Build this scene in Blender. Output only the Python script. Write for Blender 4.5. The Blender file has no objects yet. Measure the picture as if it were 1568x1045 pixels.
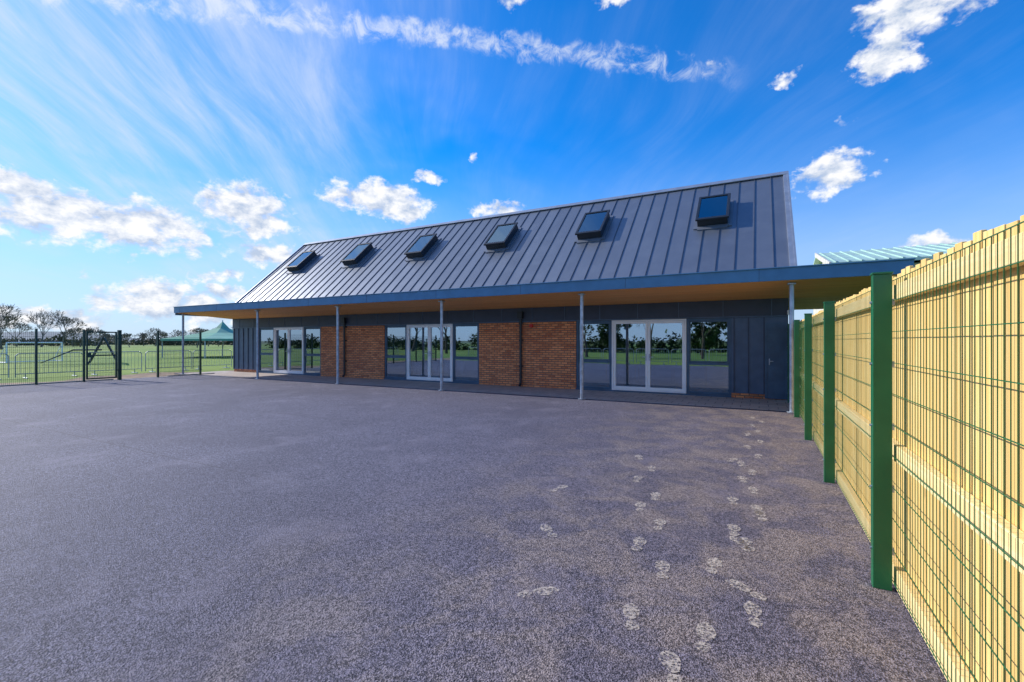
import bpy, math, random
from mathutils import Vector, Matrix
random.seed(7)
sc=bpy.context.scene
COL=sc.collection
# ------------------------------------------------------------------ helpers
class MB:
    def __init__(s): s.v=[]; s.f=[]
    def quad(s,a,b,c,d):
        n=len(s.v); s.v+= [tuple(a),tuple(b),tuple(c),tuple(d)]; s.f.append((n,n+1,n+2,n+3))
    def tri(s,a,b,c):
        n=len(s.v); s.v+= [tuple(a),tuple(b),tuple(c)]; s.f.append((n,n+1,n+2))
    def hexa(s,p):   # 8 pts bottom 4 ccw, top 4
        n=len(s.v); s.v+=[tuple(q) for q in p]
        for f in ((3,2,1,0),(4,5,6,7),(0,1,5,4),(1,2,6,5),(2,3,7,6),(3,0,4,7)):
            s.f.append(tuple(n+i for i in f))
    def box(s,x0,x1,y0,y1,z0,z1,fn=None):
        p=[(x0,y0,z0),(x1,y0,z0),(x1,y1,z0),(x0,y1,z0),(x0,y0,z1),(x1,y0,z1),(x1,y1,z1),(x0,y1,z1)]
        if fn: p=[fn(*q) for q in p]
        s.hexa(p)
    def tube(s,a,b,r0,r1,n=8,cap=True):
        a=Vector(a); b=Vector(b); d=(b-a)
        if d.length<1e-6: return
        d.normalize()
        u=d.orthogonal().normalized(); w=d.cross(u)
        k=len(s.v)
        for i in range(n):
            t=2*math.pi*i/n; o=u*math.cos(t)+w*math.sin(t)
            s.v.append(tuple(a+o*r0))
        for i in range(n):
            t=2*math.pi*i/n; o=u*math.cos(t)+w*math.sin(t)
            s.v.append(tuple(b+o*r1))
        for i in range(n):
            j=(i+1)%n; s.f.append((k+i,k+j,k+n+j,k+n+i))
        if cap:
            s.f.append(tuple(k+i for i in reversed(range(n)))); s.f.append(tuple(k+n+i for i in range(n)))
    def obj(s,name,mat,parent=None,bevel=0,smooth=False):
        me=bpy.data.meshes.new(name); me.from_pydata(s.v,[],s.f); me.update()
        o=bpy.data.objects.new(name,me); COL.objects.link(o)
        if mat: me.materials.append(mat)
        if parent: o.parent=parent
        if bevel:
            m=o.modifiers.new('bev','BEVEL'); m.width=bevel; m.segments=2; m.limit_method='ANGLE'
        if smooth:
            for p in me.polygons: p.use_smooth=True
        return o
def empty(name):
    e=bpy.data.objects.new(name,None); COL.objects.link(e); return e

class NT:
    def __init__(s,nt): s.nt=nt
    def n(s,t,**k):
        x=s.nt.nodes.new(t)
        for a,b in k.items(): setattr(x,a,b)
        return x
    def l(s,a,b): s.nt.links.new(a,b)
    def put(s,sock,v):
        if v is None: return
        if hasattr(v,'is_linked'): s.l(v,sock)
        else:
            if isinstance(v,(tuple,list)) and sock.type=='RGBA' and len(v)==3: v=(*v,1)
            sock.default_value=v
    def m(s,op,a,b=None,c=None,clamp=False):
        x=s.n('ShaderNodeMath',operation=op,use_clamp=clamp)
        s.put(x.inputs[0],a); s.put(x.inputs[1],b)
        if c is not None: s.put(x.inputs[2],c)
        return x.outputs[0]
    def vm(s,op,a,b=None,out=0,c=None):
        x=s.n('ShaderNodeVectorMath',operation=op); s.put(x.inputs[0],a)
        if b is not None: s.put(x.inputs[1] if op!='SCALE' else x.inputs[3],b)
        if c is not None: s.put(x.inputs[2],c)
        return x.outputs[out]
    def mr(s,v,a,b,c=0,d=1,smooth=True):
        x=s.n('ShaderNodeMapRange'); x.interpolation_type='SMOOTHSTEP' if smooth else 'LINEAR'
        s.put(x.inputs[0],v)
        for i,q in enumerate((a,b,c,d)): x.inputs[i+1].default_value=q
        return x.outputs[0]
    def mix(s,f,a,b,bt='MIX'):
        x=s.n('ShaderNodeMix',data_type='RGBA',blend_type=bt)
        s.put(x.inputs[0],f); s.put(x.inputs[6],a); s.put(x.inputs[7],b)
        return x.outputs[2]
    def noise(s,vec,scale,detail=3,rough=.5,dist=0,out=0):
        x=s.n('ShaderNodeTexNoise'); s.put(x.inputs['Vector'],vec)
        x.inputs['Scale'].default_value=scale; x.inputs['Detail'].default_value=detail
        x.inputs['Roughness'].default_value=rough; x.inputs['Distortion'].default_value=dist
        return x.outputs[out]
    def vor(s,vec,scale,feature='F1',out=0):
        x=s.n('ShaderNodeTexVoronoi',feature=feature); s.put(x.inputs['Vector'],vec); x.inputs['Scale'].default_value=scale
        return x.outputs[out]
    def sep(s,v):
        x=s.n('ShaderNodeSeparateXYZ'); s.l(v,x.inputs[0]); return x.outputs
    def comb(s,x_,y,z=0.0):
        x=s.n('ShaderNodeCombineXYZ'); s.put(x.inputs[0],x_); s.put(x.inputs[1],y); s.put(x.inputs[2],z); return x.outputs[0]
    def bump(s,h,strength=.3,dist=.01):
        x=s.n('ShaderNodeBump'); x.inputs['Strength'].default_value=strength; x.inputs['Distance'].default_value=dist
        s.l(h,x.inputs['Height']); return x.outputs[0]
def newmat(name):
    m=bpy.data.materials.new(name); m.use_nodes=True; nt=m.node_tree
    t=NT(nt); t.b=nt.nodes['Principled BSDF']; t.out=nt.nodes['Material Output']
    t.co=t.n('ShaderNodeTexCoord').outputs['Object']
    return m,t
def simple(name,col,rough=.6,metal=0,var=.15,scale=3,bump=0,bscale=40,spec=.5):
    m,t=newmat(name)
    nz=t.noise(t.co,scale,3)
    c=t.mix(t.mr(nz,.3,.7),tuple(x*(1-var) for x in col),tuple(min(1,x*(1+var)) for x in col))
    t.l(c,t.b.inputs['Base Color'])
    t.b.inputs['Roughness'].default_value=rough
    t.b.inputs['Metallic'].default_value=metal; t.b.inputs['Specular IOR Level'].default_value=spec
    if bump: t.l(t.bump(t.noise(t.co,bscale,4),bump,.004),t.b.inputs['Normal'])
    return m
# ------------------------------------------------------------------ materials
def mat_tarmac():
    m,t=newmat('tarmac_mat'); x,y,z=t.sep(t.co)
    v=t.vor(t.co,130,out=1); vs=t.sep(v)[0]
    v2=t.vor(t.co,58,out=1); vs2=t.sep(v2)[1]
    fine=t.m('ADD',t.m('MULTIPLY',vs,.66),t.m('MULTIPLY',vs2,.34))
    base=t.mix(t.mr(fine,.2,.9),(.024,.025,.044),(.245,.235,.32))
    big=t.noise(t.co,.35,5,.6,.6); base=t.mix(t.mr(big,.38,.7,0,.45),base,(.060,.057,.090))
    big2=t.noise(t.co,1.3,5,.6,.4)
    base=t.mix(t.mr(big2,.50,.74,0,.42),base,(.24,.222,.28))
    xx=t.m('ADD',x,t.m('MULTIPLY',t.m('SUBTRACT',t.noise(t.co,.8,3),.5),2.4))
    bn=t.noise(t.co,1.9,5,.65,.5)
    band=t.m('MULTIPLY',t.mr(xx,-3.8,-1.0),t.mr(bn,.40,.62))
    dusty=t.mix(t.mr(fine,.25,.7),(.095,.08,.08),(.37,.325,.30))
    base=t.mix(t.m('MULTIPLY',band,.65),base,dusty)
    brown=t.mr(xx,-5,-.5,0,.55); base=t.mix(brown,base,t.mix(1.0,base,(1.0,.86,.78),'MULTIPLY'))
    def seam(c,p,w=.02):
        d=t.m('ABSOLUTE',t.m('SUBTRACT',t.m('ADD',c,t.m('MULTIPLY',bn,.05)),p)); return t.mr(d,0,w,.5,0)
    base=t.mix(seam(y,6.6),base,(.03,.028,.035))
    base=t.mix(t.m('MULTIPLY',seam(y,3.4),t.mr(x,-6,-4,1,0)),base,(.03,.028,.035))
    t.l(base,t.b.inputs['Base Color']); t.b.inputs['Roughness'].default_value=.75
    h=t.vor(t.co,115); t.l(t.bump(h,.85,.008),t.b.inputs['Normal'])
    return m
def mat_grass():
    m,t=newmat('grass_mat')
    a=t.noise(t.co,.05,5,.6); b=t.noise(t.co,9,4,.7)
    c=t.mix(t.mr(a,.35,.65),(.13,.25,.018),(.25,.34,.03)); c=t.mix(t.mr(b,.3,.75,0,.45),c,(.07,.14,.013))
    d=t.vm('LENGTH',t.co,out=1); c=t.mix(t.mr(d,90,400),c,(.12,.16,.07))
    t.l(c,t.b.inputs['Base Color']); t.b.inputs['Roughness'].default_value=.9
    t.l(t.bump(t.noise(t.co,30,3),.6,.05),t.b.inputs['Normal']); return m
def mat_brick():
    m,t=newmat('brick_mat'); x,y,z=t.sep(t.co)
    vec=t.comb(t.m('ADD',x,y),z)
    b=t.n('ShaderNodeTexBrick'); t.l(vec,b.inputs['Vector'])
    b.inputs['Scale'].default_value=1; b.inputs['Brick Width'].default_value=.225; b.inputs['Row Height'].default_value=.075
    b.inputs['Mortar Size'].default_value=.011; b.inputs['Mortar Smooth'].default_value=.1; b.inputs['Bias'].default_value=0
    b.inputs['Color1'].default_value=(.98,.38,.15,1); b.inputs['Color2'].default_value=(.52,.14,.055,1); b.inputs['Mortar'].default_value=(.20,.13,.10,1)
    c=t.mix(t.mr(t.noise(t.co,9,4),.35,.75,0,.35),b.outputs[0],(.98,.50,.25))
    c=t.mix(t.mr(t.noise(t.co,1.2,3),.4,.7,0,.25),c,(.5,.15,.06))
    c=t.mix(b.outputs[1],c,(.20,.13,.10))
    t.l(c,t.b.inputs['Base Color']); t.b.inputs['Roughness'].default_value=.85
    h=t.m('SUBTRACT',t.m('MULTIPLY',t.noise(t.co,60,3),.3),b.outputs[1]); t.l(t.bump(h,.9,.012),t.b.inputs['Normal']); return m
def mat_paving():
    m,t=newmat('paving_mat')
    b=t.n('ShaderNodeTexBrick'); t.l(t.co,b.inputs['Vector'])
    b.inputs['Scale'].default_value=1; b.inputs['Brick Width'].default_value=.4; b.inputs['Row Height'].default_value=.4
    b.inputs['Mortar Size'].default_value=.008; b.inputs['Color1'].default_value=(.50,.42,.37,1); b.inputs['Color2'].default_value=(.38,.32,.29,1); b.inputs['Mortar'].default_value=(.09,.08,.08,1)
    c=t.mix(t.mr(t.noise(t.co,5,5),.35,.7,0,.4),b.outputs[0],(.52,.44,.38))
    t.l(c,t.b.inputs['Base Color']); t.b.inputs['Roughness'].default_value=.8
    t.l(t.bump(t.m('SUBTRACT',0.5,b.outputs[1]),.5,.006),t.b.inputs['Normal']); return m
def mat_roof():
    m,t=newmat('zinc_roof_mat'); x,y,z=t.sep(t.co)
    pid=t.m('FLOOR',t.m('DIVIDE',t.m('ADD',x,.14),.5))
    w=t.n('ShaderNodeTexWhiteNoise',noise_dimensions='1D'); t.l(pid,w.inputs['W'])
    c=t.mix(w.outputs[0],(.195,.22,.265),(.245,.27,.315))
    c=t.mix(t.mr(t.noise(t.co,1.5,4),.4,.75,0,.3),c,(.31,.335,.375))
    t.l(c,t.b.inputs['Base Color']); t.b.inputs['Metallic'].default_value=.6
    t.b.inputs['Roughness'].default_value=.40
    t.l(t.bump(t.noise(t.comb(x,t.m('MULTIPLY',y,.6),z),2.6,2),.25,.03),t.b.inputs['Normal']); return m
def mat_wood(name,c1,c2,axis,pitch,grain,ph=0.0):
    m,t=newmat(name); x,y,z=t.sep(t.co); s={'x':x,'y':y,'z':z}
    p=t.m('DIVIDE',t.m('ADD',s[axis],ph),pitch); pid=t.m('FLOOR',p)
    w=t.n('ShaderNodeTexWhiteNoise',noise_dimensions='1D'); t.l(pid,w.inputs['W'])
    fr=t.m('FRACT',p)
    vec=t.vm('MULTIPLY',t.co,grain); vec=t.vm('ADD',vec,w.outputs[1])
    g=t.noise(vec,1,4,.6,.8)
    c=t.mix(t.mr(g,.35,.7),c1,c2)
    dark=tuple(q*.72 for q in c1)
    c=t.mix(t.m('MULTIPLY',w.outputs[0],.5),c,dark)
    kn=t.vor(t.vm('MULTIPLY',t.co,(1,1,.45)),4.2); c=t.mix(t.mr(kn,.03,.10,.5,0),c,tuple(q*.4 for q in c1))
    t.l(c,t.b.inputs['Base Color']); t.b.inputs['Roughness'].default_value=.7
    t.l(t.bump(g,.3,.003),t.b.inputs['Normal'])
    return m,t,c,fr
def mat_soffit():
    m,t,c,fr=mat_wood('cedar_soffit_mat',(.90,.40,.12),(.96,.56,.22),'y',.14,(1.2,30,30))
    g=t.m('LESS_THAN',fr,.09); c=t.mix(g,c,(.16,.06,.02)); t.l(c,t.b.inputs['Base Color']); return m
def mat_glass(name,refl=.6,tint=(.75,.88,1),tr_=(.50,.60,.66)):
    m,t=newmat(name); nt=t.nt
    tr=t.n('ShaderNodeBsdfTransparent'); tr.inputs[0].default_value=(*tr_,1)
    gl=t.n('ShaderNodeBsdfGlossy'); gl.inputs['Color'].default_value=(*tint,1); gl.inputs['Roughness'].default_value=.008
    t.l(t.bump(t.noise(t.co,.9,1),.06,.02),gl.inputs['Normal'])
    lw=t.n('ShaderNodeLayerWeight'); lw.inputs[0].default_value=.35
    f=t.mr(lw.outputs['Fresnel'],0,1,refl,1,False)
    mx=t.n('ShaderNodeMixShader'); t.l(f,mx.inputs[0]); t.l(tr.outputs[0],mx.inputs[1]); t.l(gl.outputs[0],mx.inputs[2])
    t.l(mx.outputs[0],t.out.inputs[0]); return m
def mat_foot():
    m,t=newmat('dust_mat')
    n=t.noise(t.co,30,4,.7); n2=t.sep(t.vor(t.co,100,out=1))[0]
    a=t.m('MULTIPLY',t.mr(n,.32,.57),t.mr(n2,.05,.6)); a=t.m('MULTIPLY',a,.85)
    tr=t.n('ShaderNodeBsdfTransparent'); mx=t.n('ShaderNodeMixShader')
    t.b.inputs['Base Color'].default_value=(.52,.46,.41,1); t.b.inputs['Roughness'].default_value=.95
    t.l(a,mx.inputs[0]); t.l(tr.outputs[0],mx.inputs[1]); t.l(t.b.outputs[0],mx.inputs[2]); t.l(mx.outputs[0],t.out.inputs[0]); return m
M={}
M['tarmac']=mat_tarmac(); M['grass']=mat_grass(); M['brick']=mat_brick(); M['paving']=mat_paving(); M['roof']=mat_roof()
M['soffit']=mat_soffit()
M['slat']=mat_wood('fence_board_mat',(.84,.54,.17),(.93,.69,.29),'y',.104,(25,25,1.6),8.9)[0]
M['rail']=mat_wood('fence_rail_mat',(.93,.67,.30),(.97,.79,.42),'z',.5,(25,1.5,30))[0]
M['glass']=mat_glass('window_glass_mat',.40,(.72,.86,1))
M['skyglass']=mat_glass('rooflight_glass_mat',.32,(.70,.92,.95),(.6,.75,.78))
M['dust']=mat_foot()
M['green']=simple('green_powder_coat_mat',(.012,.13,.05),.35,0,.12)
M['dkgreen']=simple('dark_green_coat_mat',(.014,.055,.036),.4)
M['fascia']=simple('blue_fascia_mat',(.065,.19,.34),.38,.1,.08)
M['trim']=simple('zinc_trim_mat',(.42,.45,.50),.4,.6,.1)
M['seam']=simple('seam_mat',(.12,.135,.17),.42,.4,.1)
M['flash']=simple('flashing_mat',(.20,.22,.26),.42,.4,.1)
M['navy']=simple('navy_panel_mat',(.075,.12,.20),.42,.1,.1)
M['header']=simple('dark_header_mat',(.04,.055,.095),.45,.1,.1)
M['frame']=simple('navy_frame_mat',(.06,.115,.19),.4,.1)
M['white']=simple('white_frame_mat',(.90,.91,.93),.35,0,.03)
M['black']=simple('black_frame_mat',(.022,.026,.034),.4)
M['galv']=simple('galvanised_mat',(.40,.45,.52),.42,.5,.2,8)
M['steel']=simple('barrier_steel_mat',(.42,.45,.48),.45,.5,.2)
M['red']=simple('red_alarm_mat',(.6,.02,.015),.4)
M['plaster']=simple('interior_plaster_mat',(.38,.38,.37),.9,0,.05)
M['blind']=simple('blind_mat',(.42,.56,.60),.9,0,.05)
M['lino']=simple('interior_floor_mat',(.10,.10,.10),.5,0,.1)
M['soil']=simple('soil_mat',(.27,.18,.11),.95,0,.35,2.5,.8,12)
M['kerb']=simple('kerb_mat',(.42,.39,.36),.85,0,.15,6,.4)
M['bark']=simple('bark_mat',(.12,.085,.06),.9,0,.3,3)
M['leaf']=simple('evergreen_leaf_mat',(.045,.08,.022),.8,0,.5,.6)
M['scrub']=simple('winter_scrub_mat',(.13,.12,.065),.9,0,.4,.05)
M['twig']=simple('twig_mat',(.20,.155,.12),.9,0,.3,.4)
M['pgreen']=simple('pale_green_roof_mat',(.42,.60,.52),.5,.1,.12,1)
M['pale']=simple('pale_cladding_mat',(.62,.60,.54),.7)
M['tent']=simple('green_canvas_mat',(.05,.30,.20),.7,0,.15,1)
M['tentw']=simple('pale_green_canvas_mat',(.16,.40,.30),.7,0,.1,1)
M['hill']=simple('hill_mat',(.13,.17,.19),.95,0,.2,.01)
M['wood']=simple('table_wood_mat',(.45,.28,.13),.6)
# ------------------------------------------------------------------ ground
g=MB(); S=3500; N=24
for i in range(N):
    for j in range(N):
        a=-S+2*S*i/N; b=-S+2*S*(i+1)/N; c=-S+2*S*j/N; d=-S+2*S*(j+1)/N
        g.quad((a,c,-.03),(b,c,-.03),(b,d,-.03),(a,d,-.03))
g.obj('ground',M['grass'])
TY=-3.2
g=MB(); g.quad((-23.45,TY,0),(.90,TY,0),(.90,12.05,0),(-23.45,12.05,0)); g.obj('playground_tarmac',M['tarmac'])
g=MB(); g.quad((-25.2,12.13,.006),(.9,12.13,.006),(.9,14.45,.006),(-25.2,14.45,.006)); g.obj('paving',M['paving'])
g=MB(); g.box(-25.2,.9,12.05,12.13,-.02,.012); g.obj('drain_channel',M['header'])
g=MB(); 
for k in range(-3,13): g.box(-23.59,-23.46,k,k+.99,-.05,.045 if not 8.9<k+.5<10.6 else .008)
g.obj('kerb',M['kerb'],bevel=.01)
g=MB()
ys=[-12+i*.5 for i in range(80)]
for i in range(79):
    def e(y): return -26.2-1.0*math.sin(y*.7)-.5*math.sin(y*2.1+1)
    g.quad((e(ys[i]),ys[i],-.022),(-23.6,ys[i],-.022),(-23.6,ys[i+1],-.022),(e(ys[i+1]),ys[i+1],-.022))
g.obj('soil_verge',M['soil'])
# ------------------------------------------------------------------ BUILDING
B=empty('school_building')
WY=14.4; XL=-24.3; XR=.69; ZH=2.26; ZS=2.77
bays=[(-22.2,-17.62),(-13.76,-9.1),(-5.33,-.69)]
g=MB(); g.box(-17.62,-13.76,WY,WY+.3,0,ZH); g.box(-9.1,-5.33,WY,WY+.3,0,ZH); g.box(-.69,XR-.02,WY+.02,WY+.3,0,.14)
g.box(XL+.02,-22.2,WY+.02,WY+.3,0,.14)
g.obj('brick_panels',M['brick'],B)
g=MB(); g.box(XL,XR,WY-.05,WY+.3,ZH,ZS); g.obj('header_band',M['header'],B)
g=MB(); x=XL+.6
while x<XR: g.box(x-.01,x+.01,WY-.062,WY-.05,ZH+.03,ZS); x+=1.2
g.box(XL,XR,WY-.075,WY-.05,ZH,ZH+.03)
g.obj('header_seams',M['navy'],B)
g=MB(); g.box(-.69,XR,WY-.02,WY+.28,.14,ZH); g.box(XL,-22.2,WY-.02,WY+.28,.14,ZH)
g.obj('navy_cladding',M['navy'],B)
g=MB()
for x in (-.62,-.26,.12): g.box(x-.012,x+.012,WY-.05,WY-.02,.16,ZH-.01)
for x in (-24.2,-23.8,-23.4,-23.0,-22.6,-22.26): g.box(x-.012,x+.012,WY-.05,WY-.02,.16,ZH-.01)
g.obj('cladding_seams',M['header'],B)
g=MB(); g.box(.14,.19,WY-.055,WY-.02,.03,2.1);g.box(.62,.67,WY-.055,WY-.02,.03,2.1);g.box(.19,.62,WY-.055,WY-.02,2.05,2.1); g.box(.19,.62,WY-.035,WY-.02,.03,2.05)
g.obj('plant_door',M['frame'],B)
g=MB(); g.box(.235,.26,WY-.08,WY-.035,.95,1.12); g.box(.235,.34,WY-.095,WY-.08,1.04,1.06); g.obj('plant_door_handle',M['galv'],B)
g=MB(); YB=23.3; ZR=7.42; YR=18.85
g.box(XL,XL+.3,WY+.3,YB,0,3.1); g.box(XR-.3,XR,WY+.3,YB,0,3.1); g.box(XL,XR,YB,YB+.3,0,3.1)
for x in (XL,XR-.3):
    a=[(x,WY,3.1),(x,YB+.3,3.1),(x,YR,ZR-.2)]; b=[(x+.3,p[1],p[2]) for p in a]
    g.tri(a[0],a[2],a[1]); g.tri(b[0],b[1],b[2])
g.box(XL,XR,WY+.002,WY+.298,ZS,3.25)
g.obj('rear_and_gable_walls',M['navy'],B)
c0=math.hypot(YR-14.3,7.5-3.3); cs=(YR-14.3)/c0; sn=(7.5-3.3)/c0
def rp(x,t,h): return (x,14.3+t*cs-h*sn,3.3+t*sn+h*cs)
def rq(x,t,h): y=14.3+t*cs-h*sn; return (x,2*YR-y,3.3+t*sn+h*cs)
RX0=-24.4; RX1=.86
g=MB(); g.box(RX0,RX1,-.15,c0,-.14,0,rp); g.box(RX0,RX1,-.15,c0,-.14,0,rq); g.obj('roof_slopes',M['roof'],B)
g=MB(); x=.36
while x>RX0+.2:
    g.box(x-.008,x+.008,-.13,c0-.08,0,.03,rp); g.box(x-.008,x+.008,-.13,c0-.08,0,.03,rq); x-=.5
g.obj('roof_standing_seams',M['seam'],B)
g=MB(); 
for f in (rp,rq):
    g.box(RX1,RX1+.05,-.16,c0,-.2,.06,f); g.box(RX0-.05,RX0,-.16,c0,-.2,.06,f); g.box(RX0-.05,RX1+.05,c0-.16,c0+.05,.036,.065,f)
    g.box(RX1-.12,RX1,-.16,c0-.16,.0,.05,f)
g.obj('roof_verge_and_ridge_trim',M['trim'],B)
for i,xc in enumerate((-1.36,-5.58,-9.6,-13.9,-18.06,-22.35)):
    tc=3.84; w=.46; l=.75
    g=MB(); 
    for (a,b,c,d) in ((-w,-w+.05,-l,l),(w-.05,w,-l,l),(-w+.05,w-.05,-l,-l+.05),(-w+.05,w-.05,l-.05,l)): g.box(xc+a,xc+b,tc+c,tc+d,0,.27,rp)
    W=w+.045; L=l+.045
    for (a,b,c,d) in ((-W,-W+.085,-L,L),(W-.085,W,-L,L),(-W+.085,W-.085,-L,-L+.11),(-W+.085,W-.085,L-.09,L)): g.box(xc+a,xc+b,tc+c,tc+d,.27,.33,rp)
    o=g.obj('rooflight_frame_%d'%(i+1),M['black'],B,bevel=.008)
    g=MB(); g.box(xc-W+.09,xc+W-.09,tc-L+.12,tc+L-.1,.292,.305,rp); g.obj('rooflight_glass_%d'%(i+1),M['skyglass'],B)
    g=MB(); g.box(xc-w+.06,xc+w-.06,tc-l+.06,tc+l-.06,.24,.25,rp); g.obj('rooflight_blind_%d'%(i+1),M['blind'],B)
    g=MB(); 
    for (a,b,c,d) in ((-w-.12,-w,-l-.12,l+.1),(w,w+.12,-l-.12,l+.1),(-w,w,-l-.2,-l),(-w,w,l,l+.1)): g.box(xc+a,xc+b,tc+c,tc+d,.004,.04,rp)
    g.obj('rooflight_flashing_%d'%(i+1),M['flash'],B)
CX0=-24.5; CX1=2.68; CY=11.7; FB=2.93
g=MB(); g.box(CX0,CX1,CY,CY+.05,FB,3.2); g.box(CX0,CX0+.05,CY+.05,WY+.6,FB-.1,3.2); g.box(CX1-.05,CX1,CY+.05,20,FB-.1,3.2)
g.box(CX0-.02,CX1+.02,CY-.03,CY+.08,3.2,3.225)
g.obj('canopy_fascia',M['fascia'],B,bevel=.004)
g=MB()
for x in range(-24,3,3): g.box(x-.004,x+.004,CY-.003,CY+.001,FB+.01,3.2)
g.obj('fascia_joints',M['header'],B)
g=MB(); a,b=CX0+.06,CX1-.06
g.hexa([(a,CY+.052,2.925),(b,CY+.052,2.925),(b,WY-.06,2.75),(a,WY-.06,2.75),(a,CY+.052,2.965),(b,CY+.052,2.965),(b,WY-.06,2.79),(a,WY-.06,2.79)])
g.box(XR+.06,CX1-.06,WY-.05,19.9,2.75,2.79)
g.obj('cedar_soffit',M['soffit'],B)
g=MB(); g.hexa([(CX0+.02,CY+.05,3.12),(CX1-.02,CY+.05,3.12),(CX1-.02,14.5,3.2),(CX0+.02,14.5,3.2),(CX0+.02,CY+.05,3.19),(CX1-.02,CY+.05,3.19),(CX1-.02,14.5,3.3),(CX0+.02,14.5,3.3)])
g.box(XR+.2,CX1-.06,14.5,19.95,3.12,3.19)
g.obj('canopy_deck',M['seam'],B)
for i,x in enumerate((.64,-4.27,-9.0,-13.76,-18.55,-24.3)):
    g=MB(); g.tube((x,12.0,.02),(x,12.0,2.90),.048,.048,16); g.tube((x,12,.01),(x,12,.03),.10,.10,16); g.box(x-.08,x+.08,11.92,12.08,2.86,2.885)
    o=g.obj('canopy_post_%d'%(i+1),M['galv'],B)
for i,x in enumerate((-16.0,-7.33)):
    g=MB(); g.tube((x,WY-.09,.12),(x,WY-.09,2.5),.045,.045,12); g.tube((x,WY-.09,.12),(x,WY-.17,.05),.045,.045,12)
    g.box(x-.09,x+.09,WY-.19,WY-.052,2.38,2.62)
    for z in (.7,1.6,2.2): g.box(x-.065,x+.065,WY-.10,WY,z,z+.04)
    g.obj('downpipe_%d'%(i+1),M['black'],B)
g=MB(); g.tube((-6.95,WY,2.13),(-6.95,WY-.07,2.13),.07,.06,16); g.obj('alarm_sounder',M['red'],B)
g=MB(); g.box(.66,.80,WY-.2,WY-.08,2.3,2.42); g.box(.70,.76,WY-.08,WY,2.33,2.39); g.obj('security_light',M['white'],B,bevel=.01)
def ring(g,x0,x1,z0,z1,w,y0,y1,bot=None):
    bot=bot or w
    g.box(x0,x0+w,y0,y1,z0,z1); g.box(x1-w,x1,y0,y1,z0,z1); g.box(x0+w,x1-w,y0,y1,z1-w,z1); g.box(x0+w,x1-w,y0,y1,z0,z0+bot)
for bi,(a,b) in enumerate(bays):
    w1=1.2; d0=a+w1; d1=b-w1
    g=MB()
    for (p,q) in ((a,d0),(d1,b)):
        ring(g,p+.002,q-.002,.05,ZH-.002,.075,WY+.03,WY+.11)
        g.box(p+.077,q-.077,WY+.03,WY+.11,.90,.98)
        ring(g,p+.08,q-.08,.985,ZH-.08,.03,WY+.045,WY+.10)
    g.box(a,b,WY-.03,WY+.12,.0,.048)
    g.obj('window_frames_%d'%(bi+1),M['frame'],B,bevel=.004)
    g=MB(); mid=(d0+d1)/2
    ring(g,d0+.002,d1-.002,.05,ZH-.004,.05,WY+.0,WY+.115,.03)
    ring(g,d0+.055,mid-.004,.085,ZH-.058,.065,WY+.02,WY+.09,.09)
    ring(g,mid+.004,d1-.055,.085,ZH-.058,.065,WY+.02,WY+.09,.09)
    g.obj('double_door_frame_%d'%(bi+1),M['white'],B,bevel=.004)
    g=MB()
    for s in (-1,1):
        xh=mid+s*.05; g.box(xh-.012,xh+.012,WY+.0,WY+.02,1.0,1.2); g.box(min(xh,xh+s*.12),max(xh,xh+s*.12),WY-.035,WY-.018,1.10,1.12); g.box(xh-.01,xh+.01,WY-.02,WY+.0,1.1,1.12)
    g.obj('door_handles_%d'%(bi+1),M['galv'],B)
    g=MB()
    for (p,q,r,s) in ((a+.07,d0-.07,.12,.91),(a+.1,d0-.1,1.01,ZH-.1),(d1+.07,b-.07,.12,.91),(d1+.1,b-.1,1.01,ZH-.1),(d0+.115,mid-.06,.17,ZH-.12),(mid+.06,d1-.115,.17,ZH-.12)):
        g.box(p,q,WY+.062,WY+.074,r,s)
    g.obj('glazing_%d'%(bi+1),M['glass'],B)
g=MB(); g.box(XL+.31,XR-.31,20.0,20.1,0.01,2.7); g.box(-15.8,-15.7,WY+.31,19.99,.01,2.7); g.box(-7.2,-7.1,WY+.31,19.99,.01,2.7)
g.box(XL+.31,XR-.31,WY+.31,20,2.702,2.75)
g.obj('interior_walls',M['plaster'],B)
g=MB(); g.box(XL+.31,XR-.31,WY+.12,20,-.01,.04); g.obj('interior_floor',M['lino'],B)
g=MB()
for x in (-20.5,-18.8,-12.6,-10.4,-4.6,-2.2):
    g.box(x-.6,x+.6,17.2,17.8,.68,.71)
    for sx in (-.55,.55):
        for y in (17.25,17.75): g.box(x+sx-.02,x+sx+.02,y-.02,y+.02,.04,.68)
g.obj('interior_tables',M['wood'],B)
# ------------------------------------------------------------------ right timber fence
F=empty('timber_fence')
posts=[-3.8,-1.28,1.24,3.77,6.3,8.83,11.35,13.9]
g=MB()
for y in posts: g.box(.65,.75,y-.03,y+.03,0,2.03); g.box(.645,.755,y-.035,y+.035,2.03,2.045)
g.obj('steel_posts',M['green'],F,bevel=.004)
g=MB()
for y in posts:
    for z in (.25,.65,1.05,1.45,1.85): g.tube((.64,y,z),(.65,y,z),.009,.009,6)
    for z in (.25,.65,1.05,1.45,1.85): g.box(.75,.763,y-.025,y+.025,z-.02,z+.02)
g.obj('post_fixings',M['galv'],F)
g=MB(); y=-3.8
while y<14.2:
    yy=-8.9+round((y+8.9)/.104)*.104
    t=random.uniform(-.003,.003); dx=random.uniform(0,.003); h=2.055+random.uniform(-.018,.016)
    g.hexa([(.822+dx,yy+.003,.03),(.842+dx,yy+.003,.03),(.842+dx,yy+.088,.03),(.822+dx,yy+.088,.03),
            (.822+dx,yy+.003+t,h),(.842+dx,yy+.003+t,h),(.842+dx,yy+.088+t,h+.004),(.822+dx,yy+.088+t,h+.004)]); y+=.104
g.obj('boards',M['slat'],F,bevel=.003)
g=MB()
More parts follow.
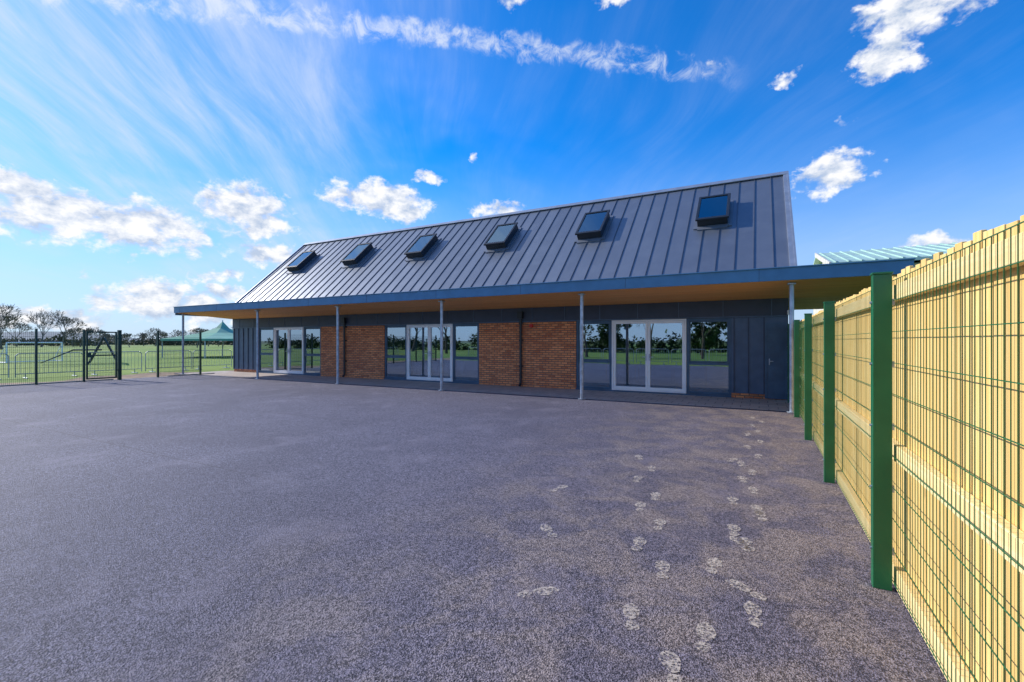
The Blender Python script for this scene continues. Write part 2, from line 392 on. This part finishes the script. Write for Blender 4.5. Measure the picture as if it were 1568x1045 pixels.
for i in range(len(posts)-1):
    a=posts[i]; b=posts[i+1]
    for z,h in ((.01,.13),(.82,.11),(1.865,.10)): g.box(.772,.8215,a+.002,b-.002,z,z+h)
g.obj('rails',M['rail'],F,bevel=.006)
g=MB(); y=-3.75
while y<13.9: g.box(.759,.762,y-.0015,y+.0015,.04,1.99); y+=.05
zz=.06
while zz<2.0:
    g.box(.755,.759,-3.8,13.9,zz-.002,zz+.002); zz+=.2
g.box(.755,.759,-3.8,13.9,1.985,1.989)
g.obj('wire_mesh',M['green'],F)
# ------------------------------------------------------------------ left mesh fence & gate
def panel(g,x,y0,y1,z0=.05,z1=1.95):
    y=y0
    while y<=y1: g.box(x-.0025,x+.0025,y-.0025,y+.0025,z0,z1); y+=.05
    z=z0
    while z<=z1+.01: g.box(x-.005,x+.005,y0,y1,z-.004,z+.004); z+=.19
L=empty('mesh_fence'); LX=-23.3
pl=[-1.4,1.1,3.6,6.63,7.98]; 
g=MB(); 
for y in pl+[10.5,12.25]: g.box(LX-.04,LX+.04,y-.03,y+.03,0,2.05)
g.box(LX-.055,LX+.055,9.12-.055,9.12+.055,0,2.05)
g.obj('posts',M['dkgreen'],L)
g=MB(); panel(g,LX,-1.4,7.98); panel(g,LX,10.5,12.25); g.obj('wire_mesh',M['dkgreen'],L)
L=empty('mesh_gate')
g=MB(); y0,y1=8.05,9.03
for (a,b,c,d) in ((y0,y0+.05,.08,1.98),(y1-.05,y1,.08,1.98),(y0+.05,y1-.05,1.93,1.98),(y0+.05,y1-.05,.08,.13),(y0+.05,y1-.05,1.0,1.05)): g.box(LX-.025,LX+.025,a,b,c,d)
g.box(LX-.05,LX+.05,y0+.02,y0+.14,.95,1.15)
for z in (.4,1.7): g.tube((LX,y1,z),(LX,y1+.04,z),.02,.02)
g.obj('gate_frame',M['dkgreen'],L)
g=MB(); panel(g,LX,y0+.05,y1-.05,.13,1.93); g.obj('gate_mesh',M['dkgreen'],L)
def barrier(x,y,rot,name='crowd_barrier'):
    g=MB(); W=2.2; r=.02
    g.tube((-W/2+.1,0,1.08),(W/2-.1,0,1.08),r,r,8)
    for s in (-1,1):
        g.tube((s*W/2,0,.98),(s*W/2,0,.06),r,r); g.tube((s*(W/2-.1),0,1.08),(s*W/2,0,.98),r,r)
        g.tube((s*(W/2-.3),-.3,.02),(s*(W/2-.3),.3,.02),r,r); g.tube((s*(W/2-.3),0,.02),(s*(W/2-.3),0,.2),r,r)
    g.tube((-W/2,0,.2),(W/2,0,.2),r*.8,r*.8)
    for i in range(1,15):
        xx=-W/2+W*i/15; g.tube((xx,0,.2),(xx,0,1.08),.007,.007,5)
    o=g.obj(name,M['steel']); o.location=(x,y,-.02); o.rotation_euler=(0,0,rot); return o
for i in range(9): barrier(-28.0+random.uniform(-.15,.15),-1.0+i*2.35,math.pi/2+random.uniform(-.06,.06))
for i in range(10): barrier(-21+i*2.4,-4.2+random.uniform(-.1,.1),random.uniform(-.05,.05))
g=MB(); r=.05
g.tube((0,-1.8,0),(0,-1.8,1.5),r,r);g.tube((0,1.8,0),(0,1.8,1.5),r,r);g.tube((0,-1.8,1.5),(0,1.8,1.5),r,r)
for s in (-1.8,1.8): g.tube((0,s,1.5),(-.9,s,0),.03,.03); g.tube((0,s,0.02),(-.9,s,0.02),.03,.03)
g.tube((-.9,-1.8,.02),(-.9,1.8,.02),.03,.03)
o=g.obj('football_goal',M['white']); o.location=(-50,14.2,-.03); o.rotation_euler=(0,0,.3)
g=MB()
for y in (-1.6,1.6):
    for s in (-1,1): g.tube((s*.8,y,0),(0,y,1.9),.05,.05)
g.tube((0,-1.7,1.9),(0,1.7,1.9),.05,.05)
for k in range(5): g.tube((.8-.14*k,-1.6,.25+.33*k),(.8-.14*k,1.6,.25+.33*k),.03,.03)
g.box(-1.6,-.1,-.4,.4,.95,1.05); g.hexa([(-3.2,-.3,.1),(-1.6,-.3,.95),(-1.6,.3,.95),(-3.2,.3,.1),(-3.2,-.3,.16),(-1.6,-.3,1.05),(-1.6,.3,1.05),(-3.2,.3,.16)])
o=g.obj('climbing_frame',M['black']); o.location=(-42,15.5,-.03); o.rotation_euler=(0,0,1.2)
# shade canopy
def tent(x,y,w,hp,he,rot):
    e=empty('shade_canopy'); n=6
    prof=[(0,hp),(.12,hp-.40*(hp-he)),(.35,hp-.66*(hp-he)),(.65,hp-.84*(hp-he)),(1,he)]
    R=w/2
    def P(j,c):
        r,z=prof[j]; a=2*math.pi*c/n; return (R*r*math.cos(a),R*r*math.sin(a),z)
    ga=MB(); gb=MB()
    for c in range(n):
        for j in range(4):
            q=ga if c%2==0 else gb
            if j==0: q.tri(P(0,c),P(1,c),P(1,c+1))
            else: q.quad(P(j,c),P(j+1,c),P(j+1,c+1),P(j,c+1))
        p=P(4,c); p2=P(4,c+1); gb.quad(p,(p[0],p[1],he-.2),(p2[0],p2[1],he-.2),p2)
    ga.obj('canvas_green',M['tent'],e); gb.obj('canvas_pale',M['tentw'],e)
    g=MB()
    for c in range(n):
        a0=2*math.pi*c/n; g.tube((R*.97*math.cos(a0),R*.97*math.sin(a0),0),(R*.97*math.cos(a0),R*.97*math.sin(a0),he),.05,.05)
    g.tube((0,0,0),(0,0,hp+.1),.05,.05)
    g.obj('poles',M['galv'],e); e.location=(x,y,-.03); e.rotation_euler=(0,0,rot)
tent(-49.5,28.2,10.5,3.7,1.85,.25)
# right background building
G=empty('green_roof_hall')
g=MB(); g.hexa([(2.74,24,4.85),(26,24,4.85),(26,30,6.25),(2.74,30,6.25),(2.74,24,4.97),(26,24,4.97),(26,30,6.37),(2.74,30,6.37)])
g.hexa([(2.74,30,6.25),(26,30,6.25),(26,36,4.85),(2.74,36,4.85),(2.74,30,6.37),(26,30,6.37),(26,36,4.97),(2.74,36,4.97)])
x=2.9
while x<26: g.hexa([(x,24,4.97),(x+.06,24,4.97),(x+.06,30,6.37),(x,30,6.37),(x,24,5.02),(x+.06,24,5.02),(x+.06,30,6.42),(x,30,6.42)]); x+=.45
g.obj('roof',M['pgreen'],G)
g=MB(); g.box(3.1,25.6,24.4,35.6,0,4.8); g.box(2.66,2.735,23.95,24.3,4.7,5.0)
g.tri((3.1,24.4,4.8),(3.1,30,6.2),(3.1,35.6,4.8)); g.obj('walls',M['pale'],G)
g=MB(); g.hexa([(2.68,24,4.78),(2.735,24,4.78),(2.735,30,6.18),(2.68,30,6.18),(2.68,24,5.0),(2.735,24,5.0),(2.735,30,6.42),(2.68,30,6.42)]); g.obj('verge_board',M['pale'],G)
# ------------------------------------------------------------------ trees
def bare(g,base,h,rng,depth=6,sides0=7,thin=.012):
    def br(p,d,L,r,k):
        segs=2 if k>2 else 1
        q=p
        for s in range(segs):
            d2=(d+Vector((rng.uniform(-.18,.18),rng.uniform(-.18,.18),rng.uniform(-.06,.12)))).normalized()
            e=q+d2*(L/segs); r2=max(thin*.6,r*(.84 if s<segs-1 else .7)); g.tube(q,e,max(r,thin),max(r2,thin*.8),sides0 if k>=depth-1 else (4 if k>2 else 3),False)
            q=e; d=d2; r=r2
        if k==0: return
        n=3 if k<depth-1 else 4
        for i in range(n):
            ang=rng.uniform(.35,.85) if i else rng.uniform(.05,.3)
            ax=d.orthogonal().normalized(); ax.rotate(Matrix.Rotation(2*math.pi*(i/n)+rng.uniform(-.6,.6),3,d))
            nd=d.copy(); nd.rotate(Matrix.Rotation(ang,3,ax)); nd.z+=.1; nd.normalize()
            br(q,nd,L*rng.uniform(.62,.84),r*rng.uniform(.55,.8),k-1)
    br(Vector(base),Vector((rng.uniform(-.05,.05),rng.uniform(-.05,.05),1)),h*.26,h*.024,depth)
def leafy(g,base,h,w,rng,n,sz):
    cl=[(Vector((rng.gauss(0,.38)*w,rng.gauss(0,.38)*w,h*rng.uniform(.15,.95))),rng.uniform(.12,.26)*w) for _ in range(26)]
    for i in range(n):
        c,r=cl[rng.randrange(26)]; v=Vector((rng.gauss(0,1),rng.gauss(0,1),rng.gauss(0,1))).normalized()*r*rng.uniform(.5,1.1)
        k=1-.5*(c.z/h); p=Vector(base)+Vector((c.x*k,c.y*k,c.z))+v
        a=Vector((rng.gauss(0,1),rng.gauss(0,1),rng.gauss(0,1))).normalized()*sz*rng.uniform(.5,1.2); b=a.orthogonal().normalized()*sz*rng.uniform(.4,1)
        g.quad(p-a,p-b*.6,p+a,p+b*.6)
rng=random.Random(3)
g=MB()
def at(azc,d):
    a=math.radians(azc); return (math.sin(a)*d,math.cos(a)*d)
for i in range(34):
    az=-86+i*1.0+rng.uniform(-.5,.5); d=rng.uniform(130,200); x,y=at(az,d)
    h=rng.uniform(9,12.5) if i<14 else rng.uniform(4.5,7)
    bare(g,(x,y,-.1),h,rng,5,5,.035)
g.obj('distant_bare_trees',M['twig'])
g=MB()
for i in range(90):
    az=-105+i*.75; d=rng.uniform(200,290); x,y=at(az,d); leafy(g,(x,y,-1),rng.uniform(2.8,4.6),rng.uniform(5,8),rng,260,.6)
g.obj('distant_hedgerow',M['scrub'])
for (x,y,h) in ((-8.6,-13,7.5),(-15.5,-16,7.0),(-24,-15,7.5),(-36,-20,9),(-4.6,-17,7.0),(-50,-30,12)):
    g=MB(); bare(g,(0,0,0),h,rng,6,8,.014); o=g.obj('bare_tree',M['bark']); o.location=(x,y,-.03)
for (x,y,h,w) in ((-6,-30,5,4),(-18.5,-36,5,4),(-29,-38,5.5,5),(-38,-36,5,5)):
    e=empty('evergreen_tree'); g=MB(); g.tube((0,0,0),(0,0,h*.7),.22,.08,8); g.obj('trunk',M['bark'],e)
    g=MB(); leafy(g,(0,0,0),h,w,rng,2500,.28); g.obj('foliage',M['leaf'],e); e.location=(x,y,-.03)
g=MB()
for i in range(80): leafy(g,(-100+i*1.9,-42+rng.uniform(-3,3),-.5),rng.uniform(1.9,3.2),3.4,rng,240,.35)
g.obj('hedge',M['leaf'])
g=MB()
n=90
for i in range(n):
    def P(i,k):
        a=math.radians(-120+i*1.6); d=1500+k*700; h=(0,24+10*math.sin(i*.31)+6*math.sin(i*.83+2))[k]
        return (math.sin(a)*d,math.cos(a)*d,h-.5)
    g.quad(P(i,0),P(i+1,0),P(i+1,1),P(i,1))
g.obj('hills',M['hill'])
# ------------------------------------------------------------------ dusty footprints
g=MB(); rr=random.Random(11)
def foot(x,y,a,s=1):
    for (cy,ry,rx) in ((.0,.085,.052),(-.14,.048,.040)):
        n=14; k=len(g.v)
        for i in range(n):
            t=2*math.pi*i/n; q=rr.uniform(.85,1.12)
            px=rx*s*math.cos(t)*q; py=(cy+ry*math.sin(t)*q)*s
            g.v.append((x+px*math.cos(a)-py*math.sin(a),y+px*math.sin(a)+py*math.cos(a),.005))
        g.f.append(tuple(range(k,k+n)))
y=2.3;s=1
while y<11: foot(-.2+.09*s+rr.uniform(-.06,.06)+.02*(y-2),y,rr.uniform(-.2,.2)); y+=rr.uniform(.25,.6); s=-s
y=2.4
while y<6.5: foot(-.45-.23*(y-2.4)+.1*s+rr.uniform(-.05,.05),y,rr.uniform(.0,.5)); y+=rr.uniform(.3,.7); s=-s
for (x,y) in ((-.12,3.35),(-.15,4.1),(-.02,5.0),(-1.6,3.6),(-1.2,2.7),(-.3,6.9),(-1.9,4.7)): foot(x,y,rr.uniform(-1,1))
g.obj('dusty_footprints',M['dust'])
# ------------------------------------------------------------------ world
W=bpy.data.worlds.new('World'); sc.world=W; W.use_nodes=True; nt=W.node_tree; t=NT(nt)
W.cycles.sampling_method='MANUAL'; W.cycles.sample_map_resolution=256
bg=nt.nodes['Background']
ELEV=31; L=Vector((math.cos(math.radians(ELEV)),.05,-math.sin(math.radians(ELEV)))).normalized()
sky=t.n('ShaderNodeTexSky',sky_type='NISHITA',sun_disc=False); sky.sun_elevation=math.radians(ELEV); sky.sun_rotation=math.radians(-93)
sky.altitude=50; sky.air_density=1.0; sky.dust_density=.25; sky.ozone_density=3.0
d=t.n('ShaderNodeTexCoord').outputs['Generated']; dx,dy,dz=t.sep(d)
tint=t.mix(1.0,sky.outputs[0],(.60,.84,1.18),'MULTIPLY')
hs=t.n('ShaderNodeHueSaturation'); hs.inputs['Saturation'].default_value=1.22; hs.inputs['Value'].default_value=1.34; t.l(tint,hs.inputs['Color'])
az=t.m('MULTIPLY',t.m('ARCTAN2',dx,dy),57.2958); el=t.m('MULTIPLY',t.m('ARCSINE',dz),57.2958)
haze=t.mr(el,-3,24,.92,0); skyc=t.mix(haze,hs.outputs[0],(3.7,4.65,6.2))
wn=t.noise(d,20,4,.65,0,1)
ae=t.comb(az,el,0.0); ae=t.vm('ADD',ae,t.vm('MULTIPLY',t.vm('SUBTRACT',wn,(.5,.5,.5)),(6,3.2,0)))
H=-28.2
blobs=[(-44.1,11.3,6.6,1.9,1),(-47.5,12.6,3.5,1.6,1),(-30.2,14.4,4.6,2.6,1),(-28.6,12.6,3.2,1.6,1),(-16,16.6,6.8,2.1,1),(-13.5,15.9,4,1.7,1),(-28.2,9.5,2.8,1.7,1),(34.8,16.6,3.4,2.4,1),(41.5,28.6,5.2,3.0,1),(39,25.6,3,2.0,1),
(-9.9,19.3,2.6,1.2,.7),(-4.5,21.6,1.2,1.0,.45),(-37.6,3.9,5.5,2.4,1),(-34,3.2,4.5,2.0,1),(-45.7,2.1,6,1.2,1),(-31.9,6.7,3.4,1.0,.8),(-39.6,8.1,1.6,.8,.5),(-42.4,5.7,1.5,.8,.5),(-1.5,16,4.5,1.3,.8),(42.5,9,4,1.2,.6),(-31.9,5,3.5,1.1,.8),(.5,36.8,3.4,1.3,.7),(12,36.4,3,1.2,.6),
(30.5,26,2.4,1.0,.45),(36,21,2.2,1.0,.35),(24,28.3,2.6,1.0,.45),(-70,11,12,3,1),(150,20,16,5,1),(-160,18,18,5,1)]
Mx=None
for (a,e,w,h,pk) in blobs:
    a=a+H if a>-60 and a<100 else a
    v=t.vm('MULTIPLY_ADD',ae,(1/w,1/h,0),c=(-a/w,-e/h,0))
    dd=t.vm('DOT_PRODUCT',v,v,1)
    if pk<1: dd=t.m('ADD',dd,1-pk)
    Mx=dd if Mx is None else t.m('MINIMUM',Mx,dd)
Mx=t.m('SUBTRACT',1.0,t.m('MINIMUM',Mx,2.0))
sd=t.vm('MULTIPLY',d,(1,1,1.6))
n1=t.noise(sd,26,6,.60,.2)
n2=t.noise(t.vm('ADD',sd,(-.014,-.003,.024)),26,4,.6,.2)
val=t.m('ADD',Mx,t.m('MULTIPLY',t.m('SUBTRACT',n1,.56),2.6))
cm=t.mr(val,-.15,.60)
shade=t.m('ADD',t.m('MULTIPLY',t.m('SUBTRACT',n1,n2),3.2),.58,clamp=True)
nd=t.vm('DOT_PRODUCT',t.vm('ADD',d,t.vm('SCALE',t.vm('SUBTRACT',wn,(.5,.5,.5)),.045)),(.3474,-.4233,.8368),1)
ad=t.m('ABSOLUTE',nd); cn=t.noise(d,26,5,.65,.5)
con=t.m('MULTIPLY',t.mr(t.m('ADD',ad,t.m('MULTIPLY',cn,-.03)),-.010,.010,1,0),t.mr(cn,.36,.66))
con=t.m('MULTIPLY',t.m('MULTIPLY',con,t.mr(az,-10,0,.70,0)),t.mr(az,-100,-72))
zz=t.m('ADD',t.m('MAXIMUM',dz,.0),.22); px=t.m('DIVIDE',dx,zz); py=t.m('DIVIDE',dy,zz)
pp=t.comb(px,py); pw=t.vm('ADD',pp,t.vm('SCALE',t.vm('SUBTRACT',t.noise(pp,.8,2,.5,0,1),(.5,.5,.5)),.40)); px2,py2,_z=t.sep(pw)
ang=math.radians(38)
al=t.m('ADD',t.m('MULTIPLY',px2,-math.sin(ang)),t.m('MULTIPLY',py2,math.cos(ang))); ac=t.m('ADD',t.m('MULTIPLY',px2,math.cos(ang)),t.m('MULTIPLY',py2,math.sin(ang)))
cv=t.comb(t.m('MULTIPLY',ac,8.5),t.m('MULTIPLY',al,1.3)); ci=t.noise(cv,1.0,7,.66,.3)
ci2=t.noise(pp,1.1,4,.6,.4)
lm=t.mr(az,-66,-22,1,.14)
cir=t.m('ADD',t.m('MULTIPLY',t.mr(ci,.34,.80),t.mr(ci2,.30,.62)),t.m('MULTIPLY',t.mr(ci2,.28,.7),.55))
cir=t.m('MULTIPLY',t.m('MULTIPLY',cir,lm),t.mr(el,2,12)); cir=t.m('MULTIPLY',cir,.60,clamp=True)
col=t.mix(cir,skyc,(5.0,5.6,6.9))
col=t.mix(con,col,(5.9,6.3,7.0))
ccol=t.mix(shade,(3.6,4.3,5.5),(7.2,7.2,7.3))
col=t.mix(t.m('MULTIPLY',cm,.97),col,ccol)
t.l(col,bg.inputs[0]); bg.inputs[1].default_value=.145
# ------------------------------------------------------------------ sun
sl=bpy.data.lights.new('sun','SUN'); sl.energy=5.0; sl.angle=math.radians(.5); sl.color=(1,.94,.85)
so=bpy.data.objects.new('sun',sl); COL.objects.link(so); so.rotation_euler=L.to_track_quat('-Z','Y').to_euler()
# ------------------------------------------------------------------ camera
cd=bpy.data.cameras.new('camera'); cd.lens=16.2; cd.sensor_width=36; cd.clip_end=9000; cd.clip_start=.05
co=bpy.data.objects.new('camera',cd); COL.objects.link(co); co.location=(0,0,1.6); co.rotation_euler=(math.radians(90),0,math.radians(28.2)); sc.camera=co
sc.view_settings.view_transform='Standard'; sc.view_settings.look='None'; sc.view_settings.exposure=0
